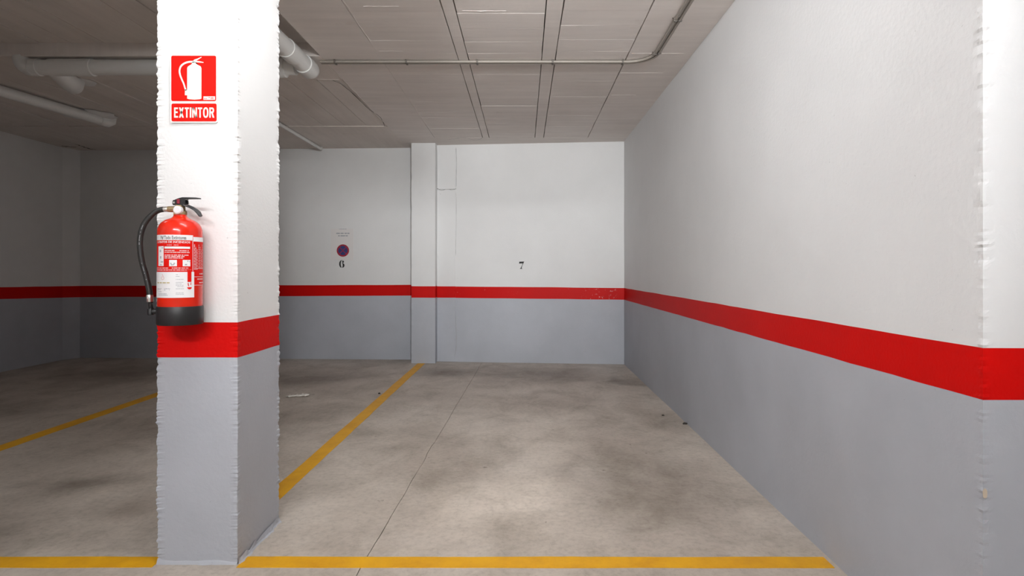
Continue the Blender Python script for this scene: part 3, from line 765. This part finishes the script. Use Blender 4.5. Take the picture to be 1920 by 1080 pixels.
# right-hand side panel with upright print
sp = lab('side_label', wrect(UR + .003, .142, zy(535), zy(446)), SIGN_RED, ex, .0004)
lab('header_strip', wrect(UR + .003, .142, zy(451), zy(442.5)), LABEL_W, sp, .0008)
pr = []
for i, u in enumerate([ux(v5) for v5 in (363.5, 366, 368.5, 372, 374.5, 377, 379)]):
    rnd = random.Random(90 + i); z = zy(505 if i < 3 else 503); zt = zy(456 + (i % 3) * 5)
    while z < zt:
        l = rnd.uniform(.004, .012); pr.append(rect(u, u + .0028, z, min(zt, z + l))); z += l + .002
pr += wrect(UR + .005, .135, zy(503), zy(502.2)) + wrect(UR + .005, .135, zy(519), zy(518)) + wrect(UR + .005, .135, zy(535), zy(534)) + greek(.095, .135, zy(514), .004, 98) + greek(.095, .135, zy(524), .004, 99) + greek(.095, .135, zy(531), .004, 97)
tag(lab('side_print', pr, LABEL_P, sp, .0011), kind='stuff')
tag(ex, 'red fire extinguisher with black hose and black base hung on the pillar', 'fire extinguisher')

# ------------------------------------------------------------------ painted bay numbers and the no-parking notice
def wall_plane(Xa, Ya, Xb, Yb):
    return lambda X: Ya + (X - Xa) / (Xb - Xa) * (Yb - Ya)
wl = wall_plane(-5.52, 7.30, -1.20, 7.145); wbk = wall_plane(-1.06, 7.00, 1.20, 6.787)
def on_wall(name, x, y, fn, lift=.004):
    Y = 7.0
    for _ in range(8): Y = fn((x - 982) * Y / F)
    o = empty(name, ((x - 982) * Y / F, Y - lift, CAM_Z + (505 - y) * Y / F)); return o, Y / F
o6, s = on_wall('painted_number', 641, 495, wl)
def arc(cx, cz, rx, rz, a0, a1, n=14): return [(cx + rx * math.cos(R(a0 + (a1 - a0) * i / n)), cz + rz * math.sin(R(a0 + (a1 - a0) * i / n))) for i in range(n + 1)]
def cres(o, i): return [[o[k], o[k + 1], i[k + 1], i[k]] for k in range(len(o) - 1)]
six = cres(arc(0, 0, 4.9, 7.2, 105, 255), arc(.4, 0, 2.3, 6.4, 105, 255))           # bold left stem
six += cres(arc(.4, -2.6, 4.7, 4.6, -75, 95), arc(.2, -2.6, 1.5, 4.0, -75, 95))      # bowl
six += [arc(2.4, 4.0, 1.8, 1.7, 0, 360, 20)[:-1]] + cres(arc(1.0, 3.6, 3.0, 3.3, 15, 120), arc(1.0, 3.6, 2.2, 2.7, 15, 120))
poly_obj('numeral', [[(x * s, z * s) for x, z in g] for g in six], INK, o6, flatY)
tag(o6, 'black painted numeral 6 on the rear wall under the round notice', 'number')
o7, s = on_wall('painted_number', 978, 497.5, wbk)
sev = [[(-4.6, 3.4), (-4.4, 6.9), (4.8, 7.2), (4.6, 6.4), (3.3, 3.6)], [(-4.6, 3.4), (-4.6, 2.6), (-3.9, 3.4)], [(2.0, 3.6), (3.4, 3.7), (1.0, -1.2), (.2, -1.2)],
       [(.1, -1.0), (1.1, -1.0), (.0, -6.0), (-2.2, -6.0)], [(-3.4, -6.6), (1.6, -6.6), (1.2, -5.7), (-2.8, -5.7)]]
poly_obj('numeral', [[(x * s, z * s) for x, z in g] for g in sev], INK, o7, flatY)
tag(o7, 'black painted numeral 7 alone on the white rear wall', 'number')
ns, s = on_wall('no_parking_notice', 642, 458, wl, .008)
PAPER = plain('faded_paper', (0.76, 0.735, 0.72), .7); BLUE = plain('notice_blue', (0.02, 0.035, 0.17), .5); NRED = plain('notice_red', (0.34, 0.01, 0.03), .5)
bm = box_bm(-21 * s, 21 * s, 0, .003, -29.5 * s, 29 * s); bm_obj('paper_sheet', bm, PAPER, ns)
def disc(name, r, m, l, cx=1.3, cz=-11.8): return poly_obj(name, [arc(cx * s, cz * s, r * s, r * s, 0, 360, 48)[:-1]], m, ns, flatY, l)
disc('red_ring', 11.6, NRED, .0006); bd = disc('blue_disc', 8.6, BLUE, .0012)
poly_obj('red_cross', [[(x * s + 1.3 * s, z * s - 11.8 * s) for x, z in g] for g in stroke([(-6.0, -6.0), (6.0, 6.0)], 1.3) + stroke([(-6.0, 6.0), (6.0, -6.0)], 1.3)], NRED, bd, flatY, .0018)
for xa, xb, za, hh in ((-11, 14, 19.4, 2.0), (-7.5, 10.5, 14.8, 2.0), (-6, 8, 28, .8)): tag(poly_obj('printed_line', greek(xa * s, xb * s, za * s, hh * s, int(za), 1), GREYINK, ns, flatY, .0006), kind='stuff')
tag(ns, 'pale paper notice with a round blue and red no-stopping symbol above the 6', 'notice')

# ------------------------------------------------------------------ drain pipes under the ceiling
def collar(bm_, p0, d, r, L=.05):
    p0 = Vector(p0); d = Vector(d).normalized(); tube(bm_, [p0 - d * L / 2, p0 - d * L / 2 + d * .002, p0 + d * L / 2 - d * .002, p0 + d * L / 2], [r - .003, r, r, r - .003], 24)
def pipe_thing(name, pts, r, label, parts):
    root = empty(name, pts[0]); o = Vector(pts[0])
    bm_ = bmesh.new(); tube(bm_, [Vector(p) - o for p in pts], r, 28); bm_obj('pipe_run', bm_, PVC, root, True, 50)
    for kind, args in parts:
        bm_ = bmesh.new()
        if kind == 'collar': collar(bm_, Vector(args[0]) - o, args[1], args[2], args[3])
        if kind in ('elbow', 'branch', 'end_cap'): tube(bm_, [Vector(p) - o for p in args[0]], args[1], 24)
        if kind == 'plaster_patch': lathe(bm_, args[1], 22, Vector(args[0]) - o)
        ob = bm_obj(kind, bm_, WHITE if kind == 'plaster_patch' else PVC, root, True, 50)
        if kind == 'plaster_patch':
            for v_ in ob.data.vertices:
                q_ = v_.co; k = 1 + .22 * noise.noise(Vector((q_.x * 14, q_.y * 14, 1.0))); cxy = Vector(args[0]) - o
                v_.co.x = cxy.x + (q_.x - cxy.x) * k * args[2]; v_.co.y = cxy.y + (q_.y - cxy.y) * k
    tag(root, label, 'pipe'); return root
ZP = CEIL - .062
def bend(p, d0, d1, r, n=8):           # quarter bend from p heading d0, turning towards d1
    p, d0, d1 = Vector(p), Vector(d0), Vector(d1); return [p + d0 * r * math.sin(t) + d1 * r * (1 - math.cos(t)) for t in [i * math.pi / 2 / n for i in range(n + 1)]]
# cross pipe left of the pillar
L0 = (-3.50, 4.12, ZP)
pipe_thing('drain_pipe', [(-3.47, 4.12, ZP), (-1.60, 4.12, ZP)], .053, 'thick white drain pipe running level across the ceiling left of the pillar',
    [('elbow', (bend((-3.45, 4.12, ZP), (-1, 0, 0), (0, 0, 1), .07), [.058] * 9)),
     ('collar', ((-3.42, 4.12, ZP), (1, 0, 0), .060, .05)), ('collar', ((-3.17, 4.12, ZP), (1, 0, 0), .060, .30)), ('collar', ((-2.45, 4.12, ZP), (1, 0, 0), .060, .14)), ('collar', ((-1.72, 4.12, ZP - .004), (1, 0, 0), .066, .10)),
     ('branch', ([(-3.32, 4.13, ZP), (-3.38, 4.32, ZP - .012), (-3.47, 4.52, ZP + .00), (-3.52, 4.60, CEIL)], [.055, .064, .066, .066])),
     ('plaster_patch', ((-3.52, 4.62, CEIL - .001), [(.12, 0), (.10, -.006), (0, -.008)], 1.1))])
pipe_thing('drain_pipe', [(-1.525, 2.0, ZP - .005), (-1.515, 4.10, ZP - .005)], .058, 'thick white drain pipe heading back past the right edge of the pillar, capped end',
    [('collar', ((-1.518, 3.80, ZP - .005), (0, 1, 0), .064, .14)), ('end_cap', ([(-1.516, 4.02, ZP - .005), (-1.516, 4.022, ZP - .005), (-1.515, 4.15, ZP - .005), (-1.515, 4.185, ZP + .004), (-1.515, 4.20, ZP + .02)], [.060, .066, .066, .058, .035]))])
ZQ = CEIL - .052
pipe_thing('drain_pipe', [(-4.42, 2.9, ZQ), (-4.19, 4.68, ZQ), (-4.045, 5.66, ZQ)], .044, 'white drain pipe slanting through the dark upper left corner',
    [('elbow', ([(-4.052, 5.60, ZQ), (-4.05, 5.61, ZQ), (-4.042, 5.70, ZQ + .002), (-4.040, 5.74, ZQ + .022), (-4.040, 5.745, CEIL)], [.045, .049, .049, .047, .044])),
     ('plaster_patch', ((-4.16, 5.60, CEIL - .001), [(.20, 0), (.17, -.02), (.08, -.034), (0, -.036)], 1.25))])
pipe_thing('thin_pipe', [(-2.455, 4.6, CEIL - .021), (-2.455, 7.10, CEIL - .021)], .018, 'thin white pipe along the ceiling to the rear wall, just right of the pillar',
    [('collar', ((-2.455, 5.9, CEIL - .021), (0, 1, 0), .020, .04)), ('elbow', (bend((-2.455, 7.08, CEIL - .021), (0, 1, 0), (0, 0, 1), .02), [.020] * 9))])

# ------------------------------------------------------------------ twin conduits clipped to the ceiling
def conduit(dy, dx, label, rad):
    zc = CEIL - .012; r = .009; y = 4.160 + dy; x1 = .905 + dx
    pts = [(-1.44, y, zc), (-1.0, y, zc), (0, y, zc), (x1 - rad - .02, y, zc)]
    pts += [(x1 - rad + rad * math.sin(t), y - rad + rad * math.cos(t), zc) for t in [i * math.pi / 2 / 12 for i in range(13)]]
    pts += [(x1 + (.0 if True else 0), 2.0, zc)]
    root = empty('conduit', pts[0]); o = Vector(pts[0])
    bm_ = bmesh.new(); tube(bm_, [Vector(p) - o for p in pts], r, 12); bm_obj('tube', bm_, CONDUIT, root, True, 50)
    for xx in (-1.335, -.83, -.33, .205, .70):
        bm_ = box_bm(xx - .007, xx + .007, y - .0115, y + .0115, zc - .0115, CEIL, .003, 2); box_bm(xx - .005, xx + .005, y - .018, y + .018, CEIL - .004, CEIL, .001, 1, bm_)
        bmesh.ops.translate(bm_, verts=bm_.verts, vec=-o); bm_obj('clip', bm_, CLIP, root)
    for yy in (3.99 - (.02 if dx > 0 else 0), 3.45, 2.9):
        bm_ = box_bm(x1 - .0115, x1 + .0115, yy - .007, yy + .007, zc - .0115, CEIL, .003, 2); box_bm(x1 - .018, x1 + .018, yy - .005, yy + .005, CEIL - .004, CEIL, .001, 1, bm_)
        bmesh.ops.translate(bm_, verts=bm_.verts, vec=-o); bm_obj('clip', bm_, CLIP, root)
    tag(root, label, 'conduit', 'twin ceiling conduits')
conduit(.016, .014, 'farther of the twin grey conduits clipped across the ceiling, outer side of the bend', .19)
conduit(-.012, -.012, 'nearer of the twin grey conduits clipped across the ceiling, inner side of the bend', .165)

# ------------------------------------------------------------------ litter on the floor
TISSUE = plain('crumpled_paper', (0.78, 0.75, 0.68), .8)
g = px(558, 743.5, 5.075); v = []; f = []; N = 16; rnd = random.Random(5)
for i in range(N + 1):
    t = i / N; cx = -.092 + .184 * t; cy = -.02 + .05 * t + .012 * n1(t, 2, 6); wd_ = (.030 + .022 * abs(n1(t, 4, 5))) * (1 if .1 < t < .93 else .45) * (.5 if .38 < t < .48 else 1)
    for j in range(4):
        v.append((cx + rnd.uniform(-.004, .004), cy + wd_ * (j / 1.5 - 1), .003 + abs(.036 * n1(t * 9 + j * 1.7, 7, 1.3)) * (1 if 0 < j < 3 else .3)))
for i in range(N):
    for j in range(3): f.append((i * 4 + j, i * 4 + j + 1, (i + 1) * 4 + j + 1, (i + 1) * 4 + j))
po = mesh_obj('paper_scrap', v, f, TISSUE, None, True); po.location = (g.x, g.y, .001)
md = po.modifiers.new('thickness', 'SOLIDIFY'); md.thickness = .0012
tag(po, 'crumpled white scrap of paper on the dark floor right of the pillar', 'litter')
DEB = plain('dark_debris', (0.035, 0.03, 0.025), .8)
def crumb(x, y, sz, label, seed):
    Y = F * CAM_Z / (y - 505); p_ = px(x, y, Y); bm_ = bmesh.new(); bmesh.ops.create_icosphere(bm_, subdivisions=2, radius=1)
    for v_ in bm_.verts:
        k = 1 + .45 * noise.noise(v_.co * 1.6 + Vector((seed, 0, 0))); v_.co = Vector((v_.co.x * sz * k, v_.co.y * sz * .7 * k, max(-.45, v_.co.z) * sz * .6 * k))
    z0 = min(v_.co.z for v_ in bm_.verts)
    bmesh.ops.translate(bm_, verts=bm_.verts, vec=(0, 0, -z0))
    o = bm_obj('debris_crumb', bm_, DEB, None, True); o.location = (p_.x, p_.y, .0005); tag(o, label, 'debris', 'dark crumbs on the floor')
crumb(1243, 779.5, .010, 'small dark crumb on the floor a hand away from the right wall', 1)
crumb(1284.5, 795.5, .016, 'larger dark crumb lying against the foot of the right wall', 2)
crumb(711, 738.5, .012, 'small dark crumb left of the yellow line in front of the pilaster', 3)

# ------------------------------------------------------------------ lane batten and added fill lamps
HOUS = plain('batten_housing', (0.8, 0.8, 0.8), .4)
def batten(x, y, L, power, label):
    diff = plain('lit_diffuser', LAMP_COL, .4, emit=power)
    root = empty('ceiling_batten', (x, y, CEIL))
    bm_obj('housing', box_bm(-L / 2, L / 2, -.055, .055, -.045, 0, .006), HOUS, root)
    bm_obj('diffuser', box_bm(-L / 2 + .01, L / 2 - .01, -.05, .05, -.125, -.046, .02, 3), diff, root)
    for sx in (-1, 1): bm_obj('end_cap', box_bm(sx * L / 2 - .012, sx * L / 2 + .012, -.058, .058, -.128, 0, .005), HOUS, root)
    tag(root, label, 'ceiling light')
for (x, y, L, pw), lbl in zip(BATTENS, ('ceiling batten light above the driving lane',)):
    batten(x, y, L, pw, lbl)
def fill_lamp_head(name, loc, aim, w_, h_, label, cat, light, emit):
    loc = Vector(loc); d = (Vector(aim) - loc).normalized()
    rot = d.to_track_quat('-Z', 'Y').to_matrix().to_4x4()
    root = empty(name, (loc.x, loc.y, CEIL)); off = Matrix.Translation((0, 0, loc.z - CEIL))
    bm_ = box_bm(-w_ / 2 - .015, w_ / 2 + .015, -h_ / 2 - .015, h_ / 2 + .015, .008, .05, .01); bmesh.ops.transform(bm_, matrix=off @ rot, verts=bm_.verts); bm_obj('housing', bm_, BLACK if cat == 'fill_floodlight' else HOUS, root)
    bm_ = box_bm(-w_ / 2, w_ / 2, -h_ / 2, h_ / 2, .004, .010); bmesh.ops.transform(bm_, matrix=off @ rot, verts=bm_.verts); bm_obj('lens', bm_, plain('fill_lens', LAMP_COL, .3, emit=emit), root)
    for sx in (-1, 1):
        bm_ = bmesh.new(); p_ = off @ rot @ Vector((sx * (w_ / 2 + .02), 0, .03)); tube(bm_, [p_, (p_.x, p_.y, 0)], .006, 8); bm_obj('bracket', bm_, STEEL, root)
    lo = bpy.data.objects.new('fill_beam', light); link(lo, root); lo.matrix_local = off @ rot
    tag(root, label, cat)
for (loc, aim, power, cone, soft), lbl in zip(FILL_FLOODS, ('added black fill lamp under the lane ceiling aimed into bay 7', 'added black fill lamp hung low on a bracket and tilted up to the bay ceiling', 'added black fill downlight in the ceiling recess over the left-hand bays')):
    ld = bpy.data.lights.new('fill_beam', 'SPOT'); ld.energy = power; ld.spot_size = R(cone); ld.spot_blend = soft; ld.shadow_soft_size = .2; ld.color = LAMP_COL
    fill_lamp_head('fill_floodlight', loc, aim, .31, .21, lbl, 'fill_floodlight', ld, 8.0)  # no known fittings: floods added to brighten bays and ceiling
for (loc, fac, w_, h_, power), lbl in zip(FILL_PANELS, ('added tilted white fill light under the ceiling at the mouth of bay 7', 'added tilted white fill light under the lane ceiling')):
    ld = bpy.data.lights.new('fill_beam', 'AREA'); ld.shape = 'RECTANGLE'; ld.size = w_; ld.size_y = h_; ld.energy = power; ld.color = LAMP_COL
    fill_lamp_head('fill_panel', loc, tuple(a_ + b2 for a_, b2 in zip(loc, fac)), w_, h_, lbl, 'fill light', ld, 3.0)  # panel added to lift the light inside the bay
